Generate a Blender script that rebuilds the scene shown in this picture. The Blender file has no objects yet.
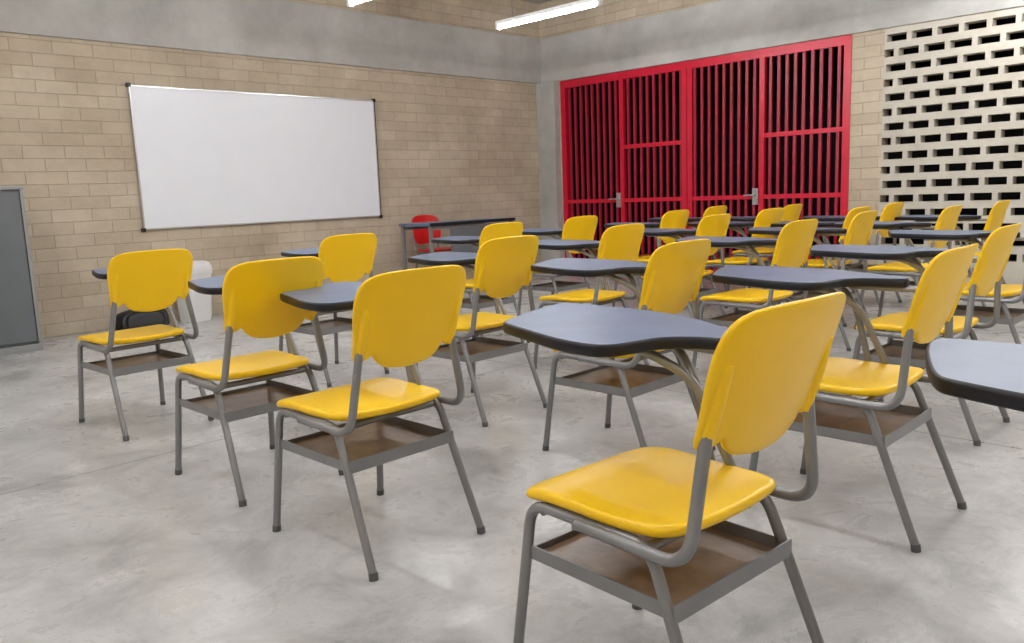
import bpy, math, random
import numpy as np
from mathutils import Vector, Matrix
random.seed(4)
scene=bpy.context.scene
COL=scene.collection
# ---------------------------------------------------------------- materials
def new_mat(name):
    m=bpy.data.materials.new(name);m.use_nodes=True
    nt=m.node_tree;b=nt.nodes['Principled BSDF'];return m,nt,b
def N(nt,t,**k):
    n=nt.nodes.new(t)
    for a,v in k.items(): setattr(n,a,v)
    return n
def simple(name,col,rough=.5,metal=0,var=.08,scale=6,bump=0,spec=.5,bscale=60):
    m,nt,b=new_mat(name)
    tc=N(nt,'ShaderNodeTexCoord');no=N(nt,'ShaderNodeTexNoise');no.inputs['Scale'].default_value=scale;no.inputs['Detail'].default_value=4
    nt.links.new(tc.outputs['Object'],no.inputs['Vector'])
    r=N(nt,'ShaderNodeValToRGB')
    c=np.array(col)
    r.color_ramp.elements[0].position=.3;r.color_ramp.elements[1].position=.7
    r.color_ramp.elements[0].color=(*(c*(1-var)),1);r.color_ramp.elements[1].color=(*np.minimum(c*(1+var),1),1)
    nt.links.new(no.outputs['Fac'],r.inputs['Fac']);nt.links.new(r.outputs['Color'],b.inputs['Base Color'])
    b.inputs['Roughness'].default_value=rough;b.inputs['Metallic'].default_value=metal
    b.inputs['Specular IOR Level'].default_value=spec
    if bump:
        n2=N(nt,'ShaderNodeTexNoise');n2.inputs['Scale'].default_value=bscale;n2.inputs['Detail'].default_value=5
        nt.links.new(tc.outputs['Object'],n2.inputs['Vector'])
        bp=N(nt,'ShaderNodeBump');bp.inputs['Strength'].default_value=bump;bp.inputs['Distance'].default_value=.01
        nt.links.new(n2.outputs['Fac'],bp.inputs['Height']);nt.links.new(bp.outputs['Normal'],b.inputs['Normal'])
    return m
def brick_mat(name,axis):
    m,nt,b=new_mat(name)
    tc=N(nt,'ShaderNodeTexCoord');sp=N(nt,'ShaderNodeSeparateXYZ');cb=N(nt,'ShaderNodeCombineXYZ')
    nt.links.new(tc.outputs['Object'],sp.inputs[0])
    nt.links.new(sp.outputs[axis],cb.inputs[0]);nt.links.new(sp.outputs['Z'],cb.inputs[1])
    br=N(nt,'ShaderNodeTexBrick');br.offset=.5
    br.inputs['Scale'].default_value=1;br.inputs['Mortar Size'].default_value=.005;br.inputs['Mortar Smooth'].default_value=.7
    br.inputs['Brick Width'].default_value=.30;br.inputs['Row Height'].default_value=.1;br.inputs['Bias'].default_value=0
    br.inputs['Color1'].default_value=(.61,.525,.405,1);br.inputs['Color2'].default_value=(.535,.45,.34,1);br.inputs['Mortar'].default_value=(.46,.385,.295,1)
    nt.links.new(cb.outputs[0],br.inputs['Vector'])
    no=N(nt,'ShaderNodeTexNoise');no.inputs['Scale'].default_value=1.3;no.inputs['Detail'].default_value=9;no.inputs['Roughness'].default_value=.72
    nt.links.new(tc.outputs['Object'],no.inputs['Vector'])
    rp=N(nt,'ShaderNodeValToRGB');rp.color_ramp.elements[0].position=.3;rp.color_ramp.elements[0].color=(.74,.71,.68,1);rp.color_ramp.elements[1].position=.7;rp.color_ramp.elements[1].color=(1.12,1.12,1.12,1)
    nt.links.new(no.outputs['Fac'],rp.inputs['Fac'])
    mx=N(nt,'ShaderNodeMixRGB',blend_type='MULTIPLY');mx.inputs[0].default_value=1
    nt.links.new(br.outputs['Color'],mx.inputs[1]);nt.links.new(rp.outputs['Color'],mx.inputs[2])
    nt.links.new(mx.outputs[0],b.inputs['Base Color'])
    b.inputs['Roughness'].default_value=.9;b.inputs['Specular IOR Level'].default_value=.2
    n2=N(nt,'ShaderNodeTexNoise');n2.inputs['Scale'].default_value=70;nt.links.new(tc.outputs['Object'],n2.inputs['Vector'])
    ma=N(nt,'ShaderNodeMath',operation='MULTIPLY_ADD');ma.inputs[1].default_value=-1.0
    mb=N(nt,'ShaderNodeMath',operation='MULTIPLY');mb.inputs[1].default_value=.25
    nt.links.new(n2.outputs['Fac'],mb.inputs[0]);nt.links.new(br.outputs['Fac'],ma.inputs[0]);nt.links.new(mb.outputs[0],ma.inputs[2])
    bp=N(nt,'ShaderNodeBump');bp.inputs['Strength'].default_value=.6;bp.inputs['Distance'].default_value=.006
    nt.links.new(ma.outputs[0],bp.inputs['Height']);nt.links.new(bp.outputs['Normal'],b.inputs['Normal'])
    return m
def concrete(name,c0,c1,rough=.8,sc=1.5):
    m,nt,b=new_mat(name)
    tc=N(nt,'ShaderNodeTexCoord');no=N(nt,'ShaderNodeTexNoise');no.inputs['Scale'].default_value=sc;no.inputs['Detail'].default_value=9;no.inputs['Roughness'].default_value=.65
    nt.links.new(tc.outputs['Object'],no.inputs['Vector'])
    r=N(nt,'ShaderNodeValToRGB');r.color_ramp.elements[0].position=.3;r.color_ramp.elements[1].position=.7
    r.color_ramp.elements[0].color=(*c0,1);r.color_ramp.elements[1].color=(*c1,1)
    nt.links.new(no.outputs['Fac'],r.inputs['Fac']);nt.links.new(r.outputs['Color'],b.inputs['Base Color'])
    b.inputs['Roughness'].default_value=rough;b.inputs['Specular IOR Level'].default_value=.3
    n2=N(nt,'ShaderNodeTexNoise');n2.inputs['Scale'].default_value=25;n2.inputs['Detail'].default_value=6;nt.links.new(tc.outputs['Object'],n2.inputs['Vector'])
    bp=N(nt,'ShaderNodeBump');bp.inputs['Strength'].default_value=.25;bp.inputs['Distance'].default_value=.01
    nt.links.new(n2.outputs['Fac'],bp.inputs['Height']);nt.links.new(bp.outputs['Normal'],b.inputs['Normal'])
    return m
def floor_mat():
    m,nt,b=new_mat('polished_concrete_floor')
    L=nt.links.new
    tc=N(nt,'ShaderNodeTexCoord')
    no=N(nt,'ShaderNodeTexNoise');no.inputs['Scale'].default_value=1.15;no.inputs['Detail'].default_value=11;no.inputs['Roughness'].default_value=.67;no.inputs['Distortion'].default_value=.4
    L(tc.outputs['Object'],no.inputs['Vector'])
    r=N(nt,'ShaderNodeValToRGB');e=r.color_ramp.elements
    e[0].position=.30;e[0].color=(.27,.265,.258,1);e[1].position=.72;e[1].color=(.62,.612,.605,1)
    x=e.new(.46);x.color=(.485,.477,.468,1)
    L(no.outputs['Fac'],r.inputs['Fac'])
    n2=N(nt,'ShaderNodeTexNoise');n2.inputs['Scale'].default_value=4;n2.inputs['Detail'].default_value=11;n2.inputs['Roughness'].default_value=.77;n2.inputs['Distortion'].default_value=.5
    L(tc.outputs['Object'],n2.inputs['Vector'])
    r2=N(nt,'ShaderNodeValToRGB');r2.color_ramp.elements[0].position=.37;r2.color_ramp.elements[0].color=(.75,.745,.735,1);r2.color_ramp.elements[1].position=.55;r2.color_ramp.elements[1].color=(1.04,1.04,1.04,1)
    L(n2.outputs['Fac'],r2.inputs['Fac'])
    mx=N(nt,'ShaderNodeMixRGB',blend_type='MULTIPLY');mx.inputs[0].default_value=1;L(r.outputs['Color'],mx.inputs[1]);L(r2.outputs['Color'],mx.inputs[2])
    sp=N(nt,'ShaderNodeSeparateXYZ');L(tc.outputs['Object'],sp.inputs[0])
    facs=[]
    for ax,off,per in (('X',.35,3.0),('Y',.30,3.0)):
        a=N(nt,'ShaderNodeMath',operation='ADD');a.inputs[1].default_value=30-off;L(sp.outputs[ax],a.inputs[0])
        md=N(nt,'ShaderNodeMath',operation='MODULO');md.inputs[1].default_value=per;L(a.outputs[0],md.inputs[0])
        lt=N(nt,'ShaderNodeMath',operation='LESS_THAN');lt.inputs[1].default_value=.011;L(md.outputs[0],lt.inputs[0]);facs.append(lt)
    mxm=N(nt,'ShaderNodeMath',operation='MAXIMUM');L(facs[0].outputs[0],mxm.inputs[0]);L(facs[1].outputs[0],mxm.inputs[1])
    m3=N(nt,'ShaderNodeMixRGB');L(mxm.outputs[0],m3.inputs[0]);L(mx.outputs[0],m3.inputs[1]);m3.inputs[2].default_value=(.22,.215,.205,1)
    L(m3.outputs[0],b.inputs['Base Color'])
    r3=N(nt,'ShaderNodeMapRange');r3.inputs[1].default_value=.35;r3.inputs[2].default_value=.65;r3.inputs[3].default_value=.44;r3.inputs[4].default_value=.21
    L(n2.outputs['Fac'],r3.inputs[0]);L(r3.outputs[0],b.inputs['Roughness'])
    n4=N(nt,'ShaderNodeTexNoise');n4.inputs['Scale'].default_value=14;n4.inputs['Detail'].default_value=3;L(tc.outputs['Object'],n4.inputs['Vector'])
    bp=N(nt,'ShaderNodeBump');bp.inputs['Strength'].default_value=.08;bp.inputs['Distance'].default_value=.01;L(n4.outputs['Fac'],bp.inputs['Height']);L(bp.outputs['Normal'],b.inputs['Normal'])
    return m
def emis(name,s,col=(.97,.98,1)):
    m,nt,b=new_mat(name);b.inputs['Emission Color'].default_value=(*col,1);b.inputs['Emission Strength'].default_value=s;b.inputs['Base Color'].default_value=(.9,.9,.9,1);return m
M_yel=simple('yellow_plastic',(1.0,.605,.003),.33,0,.02,4,.06,bscale=300)
M_met=simple('grey_steel_tube',(.25,.25,.255),.34,.35,.1,8)
M_cap=simple('dark_grey_foot_cap',(.10,.10,.10),.5)
M_tray=simple('brown_tray_board',(.25,.165,.105),.28,0,.25,18,.1)
M_top=simple('slate_blue_laminate',(.115,.158,.255),.36,0,.12,10,.05,bscale=200)
M_rim=simple('black_rubber_edge',(.008,.009,.014),.4,spec=.35)
M_brX=brick_mat('block_wall_x','X');M_brY=brick_mat('block_wall_y','Y')
M_con=concrete('cast_concrete',(.37,.36,.335),(.58,.57,.54))
M_ceil=concrete('ceiling_concrete',(.42,.41,.39),(.54,.53,.51))
M_flo=floor_mat()
M_red=simple('red_gate_frame_paint',(.60,.006,.032),.35,0,.08)
M_redd=simple('red_gate_bar_paint',(.34,.006,.026),.4,0,.12)
M_white=simple('whiteboard_enamel',(.87,.885,.94),.28,0,.01)
M_alu=simple('aluminium',(.55,.55,.55),.3,.8,.05)
M_blk=simple('black_plastic',(.012,.012,.014),.4)
M_cab=simple('cabinet_grey_steel',(.135,.145,.155),.45,.1,.05)
M_cabt=simple('cabinet_trim',(.30,.31,.31),.4,.3,.05)
M_wpl=simple('white_plastic',(.8,.79,.78),.35,0,.03)
M_rpl=simple('red_plastic',(.65,.015,.012),.35,0,.04)
M_scr=concrete('breeze_block_cream',(.49,.445,.37),(.63,.59,.51),.85,3)
M_dark=simple('painted_night_dark',(.006,.006,.006),.9)  # near-black colour paints in the night darkness beyond the gate
M_tube=emis('fluorescent_tube',112)
# ---------------------------------------------------------------- mesh builder
class MB:
    def __init__(s): s.v=[];s.f=[];s.m=[];s.sm=[];s.mats=[]
    def mi(s,mat):
        if mat not in s.mats: s.mats.append(mat)
        return s.mats.index(mat)
    def add(s,vs,fs,mat,smooth=False):
        o=len(s.v);i=s.mi(mat);s.v+= [tuple(v) for v in vs]
        for f in fs: s.f.append(tuple(o+k for k in f));s.m.append(i);s.sm.append(smooth)
    def box(s,a,b,mat,M=None):
        x0,y0,z0=a;x1,y1,z1=b
        vs=[(x,y,z) for x in (x0,x1) for y in (y0,y1) for z in (z0,z1)]
        if M is not None: vs=[tuple(M@Vector(v)) for v in vs]
        s.add(vs,[(0,1,3,2),(4,6,7,5),(0,4,5,1),(2,3,7,6),(0,2,6,4),(1,5,7,3)],mat)
    def beam(s,p,q,w,h,mat,up=(0,0,1)):
        p=Vector(p);q=Vector(q);d=(q-p).normalized();u=Vector(up)
        a=d.cross(u).normalized()*w/2;b=a.cross(d).normalized()*h/2
        vs=[c+sa*a+sb*b for c in (p,q) for sa,sb in ((-1,-1),(1,-1),(1,1),(-1,1))]
        s.add(vs,[(0,1,2,3),(7,6,5,4),(0,4,5,1),(1,5,6,2),(2,6,7,3),(3,7,4,0)],mat)
    def tube(s,pts,r,mat,fil=.04,n=10,seg=6):
        P=[Vector(p) for p in pts];out=[P[0]]
        for i in range(1,len(P)-1):
            a,b,c=P[i-1],P[i],P[i+1];l=min(fil,(a-b).length*.48,(c-b).length*.48)
            p0=b+(a-b).normalized()*l;p2=b+(c-b).normalized()*l
            for k in range(seg+1):
                t=k/seg;out.append(p0*(1-t)**2+b*2*t*(1-t)+p2*t*t)
        out.append(P[-1])
        t0=(out[1]-out[0]).normalized();ref=Vector((0,0,1)) if abs(t0.z)<.9 else Vector((1,0,0))
        nrm=t0.cross(ref).normalized();vs=[];k=len(out)
        for i,p in enumerate(out):
            t=(out[min(i+1,k-1)]-out[max(i-1,0)]).normalized()
            nrm=(nrm-t*nrm.dot(t)).normalized();bn=t.cross(nrm)
            for j in range(n):
                a=2*math.pi*j/n;vs.append(p+nrm*r*math.cos(a)+bn*r*math.sin(a))
        fs=[(i*n+j,i*n+(j+1)%n,(i+1)*n+(j+1)%n,(i+1)*n+j) for i in range(k-1) for j in range(n)]
        s.add(vs,fs,mat,True)
        s.add([vs[j] for j in range(n)],[tuple(range(n))[::-1]],mat);s.add([vs[(k-1)*n+j] for j in range(n)],[tuple(range(n))],mat)
    def shell(s,outline,c,t,place,mat,e=.05):
        n=len(outline);sc=[.2,.4,.6,.78,.9,1-e,1-e*.6,1-e*.25,1.0]
        def off(q): 
            if q<=1-e: return t/2
            return t/2*math.sqrt(max(0,1-((q-1+e)/e)**2))
        rows=[(q,off(q)) for q in sc]+[(q,-off(q)) for q in sc[-2::-1]]
        vs=[place(c[0],c[1],t/2)]
        for q,o in rows:
            for p in outline: vs.append(place(c[0]+(p[0]-c[0])*q,c[1]+(p[1]-c[1])*q,o))
        vs.append(place(c[0],c[1],-t/2));fs=[]
        for j in range(n): fs.append((0,1+j,1+(j+1)%n))
        for i in range(len(rows)-1):
            for j in range(n): fs.append((1+i*n+j,1+(i+1)*n+j,1+(i+1)*n+(j+1)%n,1+i*n+(j+1)%n))
        L=len(vs)-1;b=1+(len(rows)-1)*n
        for j in range(n): fs.append((L,b+(j+1)%n,b+j))
        s.add(vs,fs,mat,True)
    def obj(s,name,loc=(0,0,0),rz=0,bevel=0,link=True):
        me=bpy.data.meshes.new(name);me.from_pydata(s.v,[],s.f)
        for m in s.mats: me.materials.append(m)
        me.polygons.foreach_set('material_index',s.m);me.polygons.foreach_set('use_smooth',s.sm);me.update()
        import bmesh
        bm=bmesh.new();bm.from_mesh(me);bmesh.ops.recalc_face_normals(bm,faces=bm.faces);bm.to_mesh(me);bm.free()
        o=bpy.data.objects.new(name,me);o.location=loc;o.rotation_euler=(0,0,rz);COL.objects.link(o)
        if bevel:
            b=o.modifiers.new('bevel','BEVEL');b.width=bevel;b.segments=2;b.limit_method='ANGLE'
        return o
def crom(pts,n=6):
    out=[];k=len(pts)
    for i in range(k):
        p0,p1,p2,p3=[np.array(pts[(i+d)%k],float) for d in (-1,0,1,2)]
        for j in range(n):
            t=j/n;out.append(tuple(.5*((2*p1)+(-p0+p2)*t+(2*p0-5*p1+4*p2-p3)*t*t+(-p0+3*p1-3*p2+p3)*t**3)))
    return out
def mirror(h): return h+[(-x,y) for x,y in h[::-1] if abs(x)>1e-6]
# ---------------------------------------------------------------- tablet arm chair
def build_chair():
    b=MB()
    so=crom(mirror([(0,.238),(.12,.236),(.168,.224),(.189,.19),(.191,.05),(.188,-.05),(.178,-.11),(.15,-.143),(.09,-.152),(0,-.154)]),5)
    def ps(x,y,o):
        z=.415
        t=max(0,(y-.12)/.12);z-=.020*t*t
        r=min(1,(x/.2)**2+((y-.0)/.2)**2);z-=.013*(1-r)
        t=max(0,(-y-.09)/.07);z+=.008*t*t
        return (x,y,z+o)
    b.shell(so,(0,.04),.024,ps,M_yel,.06)
    # backrest
    def yb(x,z): return -.205-.085*((z-.565)/.25)+.032*(x/.2)**2
    bo=crom(mirror([(0,.814),(.08,.813),(.14,.807),(.173,.789),(.187,.755),(.188,.71),(.182,.66),(.177,.62),(.175,.592),(.169,.578),(.152,.575),(.139,.578),(.129,.588),(.119,.586),(.104,.566),(.07,.547),(0,.538)]),5)
    def pb(x,z,o): return (x,yb(x,z)+o,z)
    b.shell(bo,(0,.69),.013,pb,M_yel,.035)
    for sx in (-1,1):
        b.tube([(sx*.157,yb(.157,.582)-.001,.582),(sx*.156,yb(.157,.66)-.001,.66),(sx*.155,yb(.155,.725)+.006,.725)],.0150,M_yel,.03)
        b.tube([(sx*.196,.25,.012),(sx*.18,.20,.388),(sx*.18,-.10,.388),(sx*.196,-.25,.012)],.0115,M_met,.045,12)
        for y in (.25,-.25):
            d=1 if y>0 else -1
            b.tube([(sx*.1965,y+d*.0015,0),(sx*.1957,y-d*.0015,.02)],.0128,M_cap,0,12)
        b.tube([(sx*.196,.06,.388),(sx*.200,-.195,.386),(sx*.158,yb(.158,.61)-.001,.61)],.0115,M_met,.06,12,8)
        b.beam((sx*.1835,.215,.285),(sx*.1835,-.15,.285),.004,.028,M_met)
        b.beam((sx*.18,.06,.386),(sx*.20,.06,.386),.02,.02,M_met)
    b.tube([(-.18,.17,.378),(.18,.17,.378)],.010,M_met,0)
    b.tube([(-.18,-.085,.378),(.18,-.085,.378)],.010,M_met,0)
    b.beam((-.187,-.155,.285),(.187,-.155,.285),.004,.034,M_met)
    b.beam((-.187,.214,.275),(.187,.214,.275),.004,.022,M_met)
    b.box((-.181,-.152,.268),(.181,.211,.274),M_tray)
    # tablet
    to=crom([(.035,.515),(.12,.558),(.24,.605),(.325,.625),(.362,.60),(.368,.51),(.365,.36),(.345,.22),(.285,.09),(.235,-.01),(.21,-.065),(.165,-.08),(.145,-.055),(.13,.02),(.085,.075),(.03,.09),(-.035,.105),(-.062,.15),(-.055,.25),(-.018,.38),(.010,.475)],4)
    n=len(to);T=np.array(to);nx=np.roll(T,-1,0);pv=np.roll(T,1,0);tg=nx-pv;tg/=np.linalg.norm(tg,axis=1)[:,None]
    area=.5*np.sum(T[:,0]*nx[:,1]-nx[:,0]*T[:,1]);sg=1 if area>0 else -1
    nr=np.stack([tg[:,1],-tg[:,0]],1)*sg
    prof=[(-.012,.671),(-.003,.672),(0,.676),(0,.693),(-.0025,.6965),(-.006,.6975)]
    vs=[]
    for o,z in prof: vs+=[(p[0]+q[0]*o,p[1]+q[1]*o,z) for p,q in zip(T,nr)]
    fs=[(i*n+j,i*n+(j+1)%n,(i+1)*n+(j+1)%n,(i+1)*n+j) for i in range(len(prof)-1) for j in range(n)]
    b.add(vs,fs,M_rim,True);b.add(vs[:n],[tuple(range(n))],M_rim)
    b.add([(p[0]-q[0]*.006,p[1]-q[1]*.006,.6976) for p,q in zip(T,nr)],[tuple(range(n))],M_top)
    # tablet supports
    b.tube([(.19,.03,.39),(.205,.09,.60),(.20,.14,.665),(.20,.40,.665)],.0105,M_met,.05,12)
    b.tube([(.19,-.03,.39),(.165,.06,.60),(.10,.15,.665),(.10,.36,.665)],.0105,M_met,.05,12)
    b.tube([(.158,yb(.158,.62)-.002,.62),(.17,-.15,.665),(.18,.10,.665)],.0105,M_met,.04,12)
    return b
CH=[(1.435,3.89,2),(1.40,2.75,0),(1.367,1.97,0),(1.289,.87,-4),(1.28,-.105,-2),
    (2.557,4.02,1),(2.548,2.78,0),(2.466,1.85,0),(2.431,.967,0),
    (3.72,4.0,0),(3.53,2.90,1),(3.95,2.12,-1),(3.50,1.11,0),
    (4.65,4.12,0),(4.74,3.07,0),(4.95,2.2,2),(4.7,1.2,0),
    (5.64,3.96,0),(5.75,3.2,-2),(5.75,2.55,0),(5.7,1.95,0),
    (6.6,4.17,0),(6.7,3.5,1),(6.7,2.66,-1),(6.7,1.92,0)]
first=None
for i,(x,y,a) in enumerate(CH):
    if first is None:
        first=build_chair().obj('tablet_arm_chair',(x,y,0),math.radians(a));first.data.name='tablet_arm_chair_mesh'
    else:
        o=bpy.data.objects.new('tablet_arm_chair',first.data);o.location=(x,y,0);o.rotation_euler=(0,0,math.radians(a));COL.objects.link(o)
# ---------------------------------------------------------------- room
W=7.177;R=7.891;X0=-2.6;Y0=-3.8;H=3.3
b=MB();b.box((X0-.2,Y0-.2,-.15),(R+3.2,W+.2,0),M_flo);b.obj('floor')
b=MB();b.box((X0-.2,Y0-.2,H),(R+.2,W+.2,H+.15),M_ceil);b.obj('ceiling')
b=MB();b.box((X0-.2,W,0),(R+.2,W+.2,H),M_brX);b.obj('wall_front')
b=MB();b.box((X0-.2,Y0-.2,0),(R+.2,Y0,H),M_brX);b.obj('wall_back')
b=MB();b.box((X0-.2,Y0,0),(X0,W,H),M_brY);b.obj('wall_left')
BS0=-.95;BS1=2.97
for nm,(ya,yb_,za,zb) in (('wall_right',(Y0,W,2.331,H)),('wall_right_pier',(BS1,3.262,0,2.331)),('wall_right_rear',(Y0,BS0,0,2.331)),('wall_right_corner',(6.865,W,0,2.331))):
    b=MB();b.box((R,ya,za),(R+.15,yb_,zb),M_brY);b.obj(nm)
b=MB();b.box((X0,W-.03,2.331),(R-.03,W,2.87),M_con);b.obj('concrete_beam_1',bevel=.006)  # concrete beam along the front wall
b=MB();b.box((R-.03,Y0,2.331),(R,W,2.87),M_con);b.obj('concrete_beam_2',bevel=.006)  # concrete beam along the right wall
b=MB();b.box((R-.10,6.88,0),(R,W,2.331),M_con);b.obj('concrete_column',bevel=.006)
# breeze block screen
b=MB();rh=.13;sh=.066;i=0
b.box((R,BS0,0),(R+.12,BS1,.26),M_scr);z=.26
per=.212;pier=.042
while z<2.33-.001:
    zt=min(z+rh,2.33)
    b.box((R,BS0,z+sh),(R+.12,BS1,zt),M_scr)
    y=BS0-(per/2 if i%2 else 0)
    while y<BS1+per:
        a=max(BS0,y-pier/2);c=min(BS1,y+pier/2)
        if c>a: b.box((R,a,z),(R+.12,c,z+sh),M_scr)
        y+=per
    z=zt;i+=1
b.obj('wall_right_breeze_block_screen')
# gate
b=MB();xg=R+.03
posts=[6.825,5.94,5.05,4.17,3.302];gt=2.329
for i,y in enumerate(posts):
    if i in (0,4): b.box((xg-.03,y-.036,0),(xg+.03,y+.036,gt),M_red)
    elif i==2:
        for d in (-.034,.034): b.box((xg-.03,y+d-.030,0),(xg+.03,y+d+.030,gt),M_red)
    else: b.box((xg-.025,y-.028,0),(xg+.025,y+.028,gt),M_red)
b.box((xg-.028,posts[4],gt-.085),(xg+.028,posts[0],gt),M_red);b.box((xg-.028,posts[4],.02),(xg+.028,posts[0],.08),M_red)
for i in range(4):
    y1,y0=posts[i],posts[i+1]
    n=10
    for k in range(1,n):
        y=y0+(y1-y0)*k/n;b.box((xg-.012,y-.015,.06),(xg+.012,y+.015,gt-.04),M_redd)
    for zz in ((.86,) if i in (0,2) else (1.478,.86)):
        b.box((xg-.022,y0,zz-.022),(xg+.018,y1,zz+.022),M_red)
for y in (5.99,4.23):
    b.box((xg-.038,y-.03,.78),(xg-.026,y+.03,.95),M_alu)
    b.tube([(xg-.038,y,.88),(xg-.075,y,.88),(xg-.075,y+.11,.88)],.009,M_alu,.02)
b.obj('red_barred_gate')
b=MB();b.box((R+3.0,Y0,0),(R+3.15,W+.2,H),M_dark);b.obj('wall_dark_backing')  # added backing behind the gate, outside darkness put into its colour
# whiteboard
b=MB();x0,x1,z0,z1=2.793,5.275,.803,2.002;W_=W;W=W-.003
b.box((x0+.01,W-.018,z0+.01),(x1-.01,W,z1-.01),M_white)
for a,c in (((x0,z0),(x1,z0+.012)),((x0,z1-.012),(x1,z1)),((x0,z0),(x0+.012,z1)),((x1-.012,z0),(x1,z1))):
    b.box((a[0],W-.026,a[1]),(c[0],W,c[1]),M_alu)
for x in (x0,x1):
    for zz in (z0,z1): b.box((x-.016,W-.03,zz-.016),(x+.016,W-.001,zz+.016),M_blk)
b.box((x1-.004,W-.028,z0),(x1+.004,W-.001,z1),M_blk)
b.obj('whiteboard');W=W_
# cabinet
b=MB();cx0,cx1,cy0,cy1,ch=.85,1.76,6.57,7.13,1.175
b.box((cx0,cy0+.02,.05),(cx1,cy1,ch),M_cab);b.box((cx0-.005,cy0,ch-.02),(cx1+.005,cy1,ch),M_cabt)
b.box((cx0,cy0,0.0),(cx1,cy0+.03,.05),M_cabt);b.box((cx0,cy0+.03,0),(cx1,cy1,.05),M_cab)
for xa,xb in ((cx0+.02,(cx0+cx1)/2-.004),((cx0+cx1)/2+.004,cx1-.03)): b.box((xa,cy0+.004,.07),(xb,cy0+.022,ch-.035),M_cab)
b.box((cx1-.024,cy0,.05),(cx1,cy0+.03,ch-.02),M_cabt);b.box((cx0,cy0,.05),(cx0+.016,cy0+.03,ch-.02),M_cabt)
b.box(((cx0+cx1)/2+.02,cy0-.016,.58),((cx0+cx1)/2+.035,cy0+.01,.72),M_alu)
b.obj('metal_cabinet',bevel=.003)
# teacher desk
b=MB();dx0,dx1,dy0,dy1=5.0,6.15,6.02,6.50
b.box((dx0,dy0,.715),(dx1,dy1,.74),M_top);b.box((dx0,dy0-.004,.712),(dx1,dy0+.004,.743),M_rim)
for x in (dx0+.03,dx1-.03):
    for y in (dy0+.03,dy1-.03): b.beam((x,y,0),(x,y,.715),.03,.03,M_met,(0,1,0))
    b.beam((x,dy0+.03,.12),(x,dy1-.03,.12),.025,.025,M_met)
b.box((dx0+.28,dy0+.02,.40),(dx1-.04,dy0+.035,.70),M_cab)
b.beam((dx0+.03,dy0+.03,.69),(dx1-.03,dy0+.03,.69),.025,.03,M_met);b.beam((dx0+.03,dy1-.03,.69),(dx1-.03,dy1-.03,.69),.025,.03,M_met)
b.obj('teacher_desk',bevel=.002)
def plain_chair(name,loc,rz,mat,legm,hs,ht,w=.4):
    b=MB();k=w/2
    so=crom(mirror([(0,k),(k*.7,k*.98),(k*.95,k*.8),(k,0),(k*.9,-k*.8),(k*.6,-k*.95),(0,-k)]),5)
    b.shell(so,(0,0),.02,lambda x,y,o:(x,y,hs-.012*(1-min(1,(x*x+y*y)/(k*k)))+o),mat,.06)
    hb=ht-hs-.06
    bo=crom(mirror([(0,ht),(k*.6,ht-.01),(k*.92,ht-.05),(k,ht-hb*.45),(k*.9,ht-hb*.85),(k*.6,ht-hb),(0,ht-hb)]),5)
    b.shell(bo,(0,ht-hb/2),.015,lambda x,z,o:(x,-k*.95-.15*(z-hs)+.03*(x/k)**2+o,z),mat,.05)
    for sx in (-1,1):
        b.tube([(sx*(k+.01),k*1.05,0),(sx*k*.85,k*.8,hs-.02),(sx*k*.85,-k*.7,hs-.02),(sx*(k+.01),-k*1.2,0)],.012,legm,.04)
        b.tube([(sx*k*.85,-k*.5,hs-.02),(sx*k*.85,-k-.01,hs-.01),(sx*k*.8,-k*.95-.15*(ht-.1-hs)-.0,ht-.12)],.012,legm,.04)
    return b.obj(name,loc,rz)
plain_chair('red_chair',(5.68,6.72,0),math.radians(178),M_rpl,M_met,.43,.80,.38)
# white waste bin with hood lid
b=MB()
def rr(cx,cy,w,d,r,z,n=5):
    out=[]
    for qx,qy,a0 in ((1,1,0),(-1,1,90),(-1,-1,180),(1,-1,270)):
        for k in range(n+1):
            a=math.radians(a0+90*k/n);out.append((cx+qx*(w/2-r)+r*math.cos(a),cy+qy*(d/2-r)+r*math.sin(a),z))
    return out
def loft(b,rings,mat,smooth=True):
    n=len(rings[0]);vs=[p for r in rings for p in r]
    b.add(vs,[(i*n+j,i*n+(j+1)%n,(i+1)*n+(j+1)%n,(i+1)*n+j) for i in range(len(rings)-1) for j in range(n)],mat,smooth)
    b.add(rings[0],[tuple(range(n))[::-1]],mat);b.add(rings[-1],[tuple(range(n))],mat)
loft(b,[rr(0,0,.20,.18,.03,0),rr(0,0,.21,.19,.03,.02),rr(0,0,.25,.23,.03,.41)],M_wpl)
loft(b,[rr(0,0,.265,.245,.035,.405),rr(0,0,.27,.25,.035,.43),rr(0,0,.265,.245,.035,.47),rr(0,0,.25,.22,.04,.505),rr(0,0,.21,.16,.04,.52)],M_wpl)
b.obj('white_waste_bin',(3.08,6.95,0),.3)
b=MB()
bo=crom(mirror([(0,.17),(.12,.165),(.2,.14),(.225,.09),(.23,.03),(.2,.0),(0,.0)]),5)
b.shell(bo,(0,.08),.2,lambda x,z,o:(x,o*(1-.35*z/.17),max(z,0)),M_blk,.35)
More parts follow.
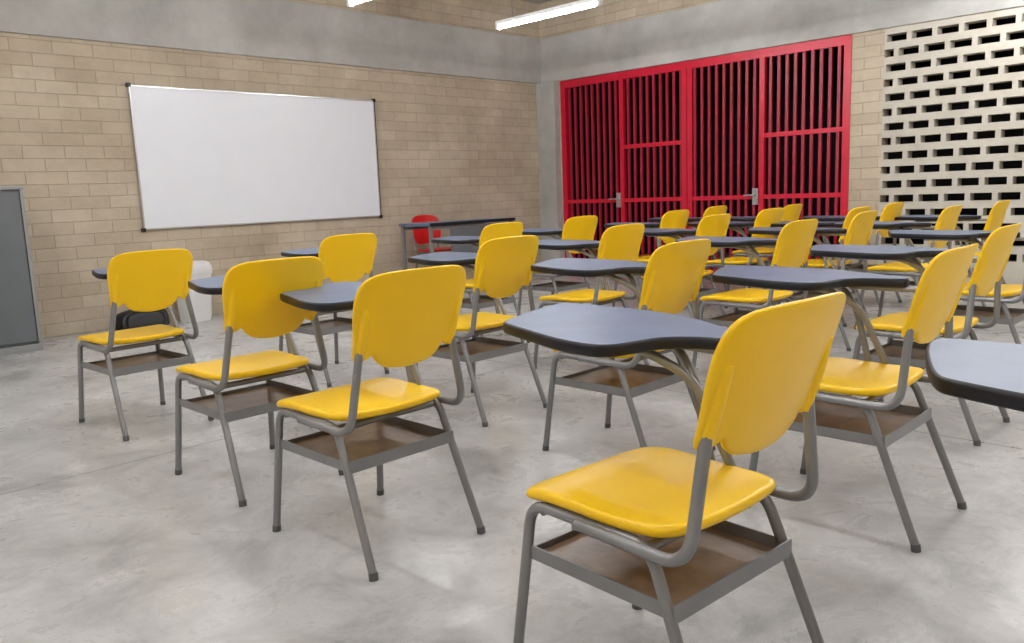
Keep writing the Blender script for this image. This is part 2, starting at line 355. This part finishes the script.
b.tube([(-.1,-.06,.13),(-.08,-.07,.165),(.08,-.07,.165),(.1,-.06,.13)],.009,M_blk,.05)
b.obj('black_bag',(2.62,6.95,0),.05)
# lamps
def lamp(x,y0,y1):
    b=MB();z=2.5
    b.tube([(x,y0+.03,z),(x,y1-.03,z)],.016,M_tube,0,8)
    b.box((x-.022,y0,z+.022),(x+.022,y1,z+.055),M_wpl)
    for y in (y0,y1-.03): b.box((x-.02,y,z-.02),(x+.02,y+.03,z+.024),M_wpl)
    for y in (y0+.2,y1-.2): b.tube([(x,y,z+.05),(x,y,H)],.003,M_met,0,6)
    b.obj('pendant_tube_light')
for x in (5.55,3.93,2.3,.68,-.95):
    for y0 in (4.36,1.4,-1.6): lamp(x,y0,y0+1.21)
lamp(7.1,.8,2.01);lamp(7.1,-1.6,-.39)  # two unseen lamps added to brighten the right side of the room
w=bpy.data.worlds.new('world');scene.world=w;w.use_nodes=True;w.node_tree.nodes['Background'].inputs[0].default_value=(.01,.01,.012,1);w.node_tree.nodes['Background'].inputs[1].default_value=.2
# camera
U=np.array([.6818,-.1369,.7186]);V=np.array([-.7305,-.0743,.6789]);UP=np.array([-.0395,-.9878,-.1507])
R0=np.stack([U,V,UP],axis=1);u_,s_,vt=np.linalg.svd(R0);R0=u_@vt
wv=np.array([.0056,.0256,.0056]);th=np.linalg.norm(wv);k=wv/th
K=np.array([[0,-k[2],k[1]],[k[2],0,-k[0]],[-k[1],k[0],0]])
Rm=(np.eye(3)+np.sin(th)*K+(1-np.cos(th))*K@K)@R0
cam=bpy.data.cameras.new('camera');co=bpy.data.objects.new('camera',cam);COL.objects.link(co)
cam.sensor_width=36;cam.lens=819.56/1024*36;cam.clip_start=.02
cx,cy,cz=Rm[0],-Rm[1],-Rm[2]
co.matrix_world=Matrix(((cx[0],cy[0],cz[0],0),(cx[1],cy[1],cz[1],0),(cx[2],cy[2],cz[2],1.0),(0,0,0,1)))
scene.camera=co
scene.view_settings.view_transform='Standard'
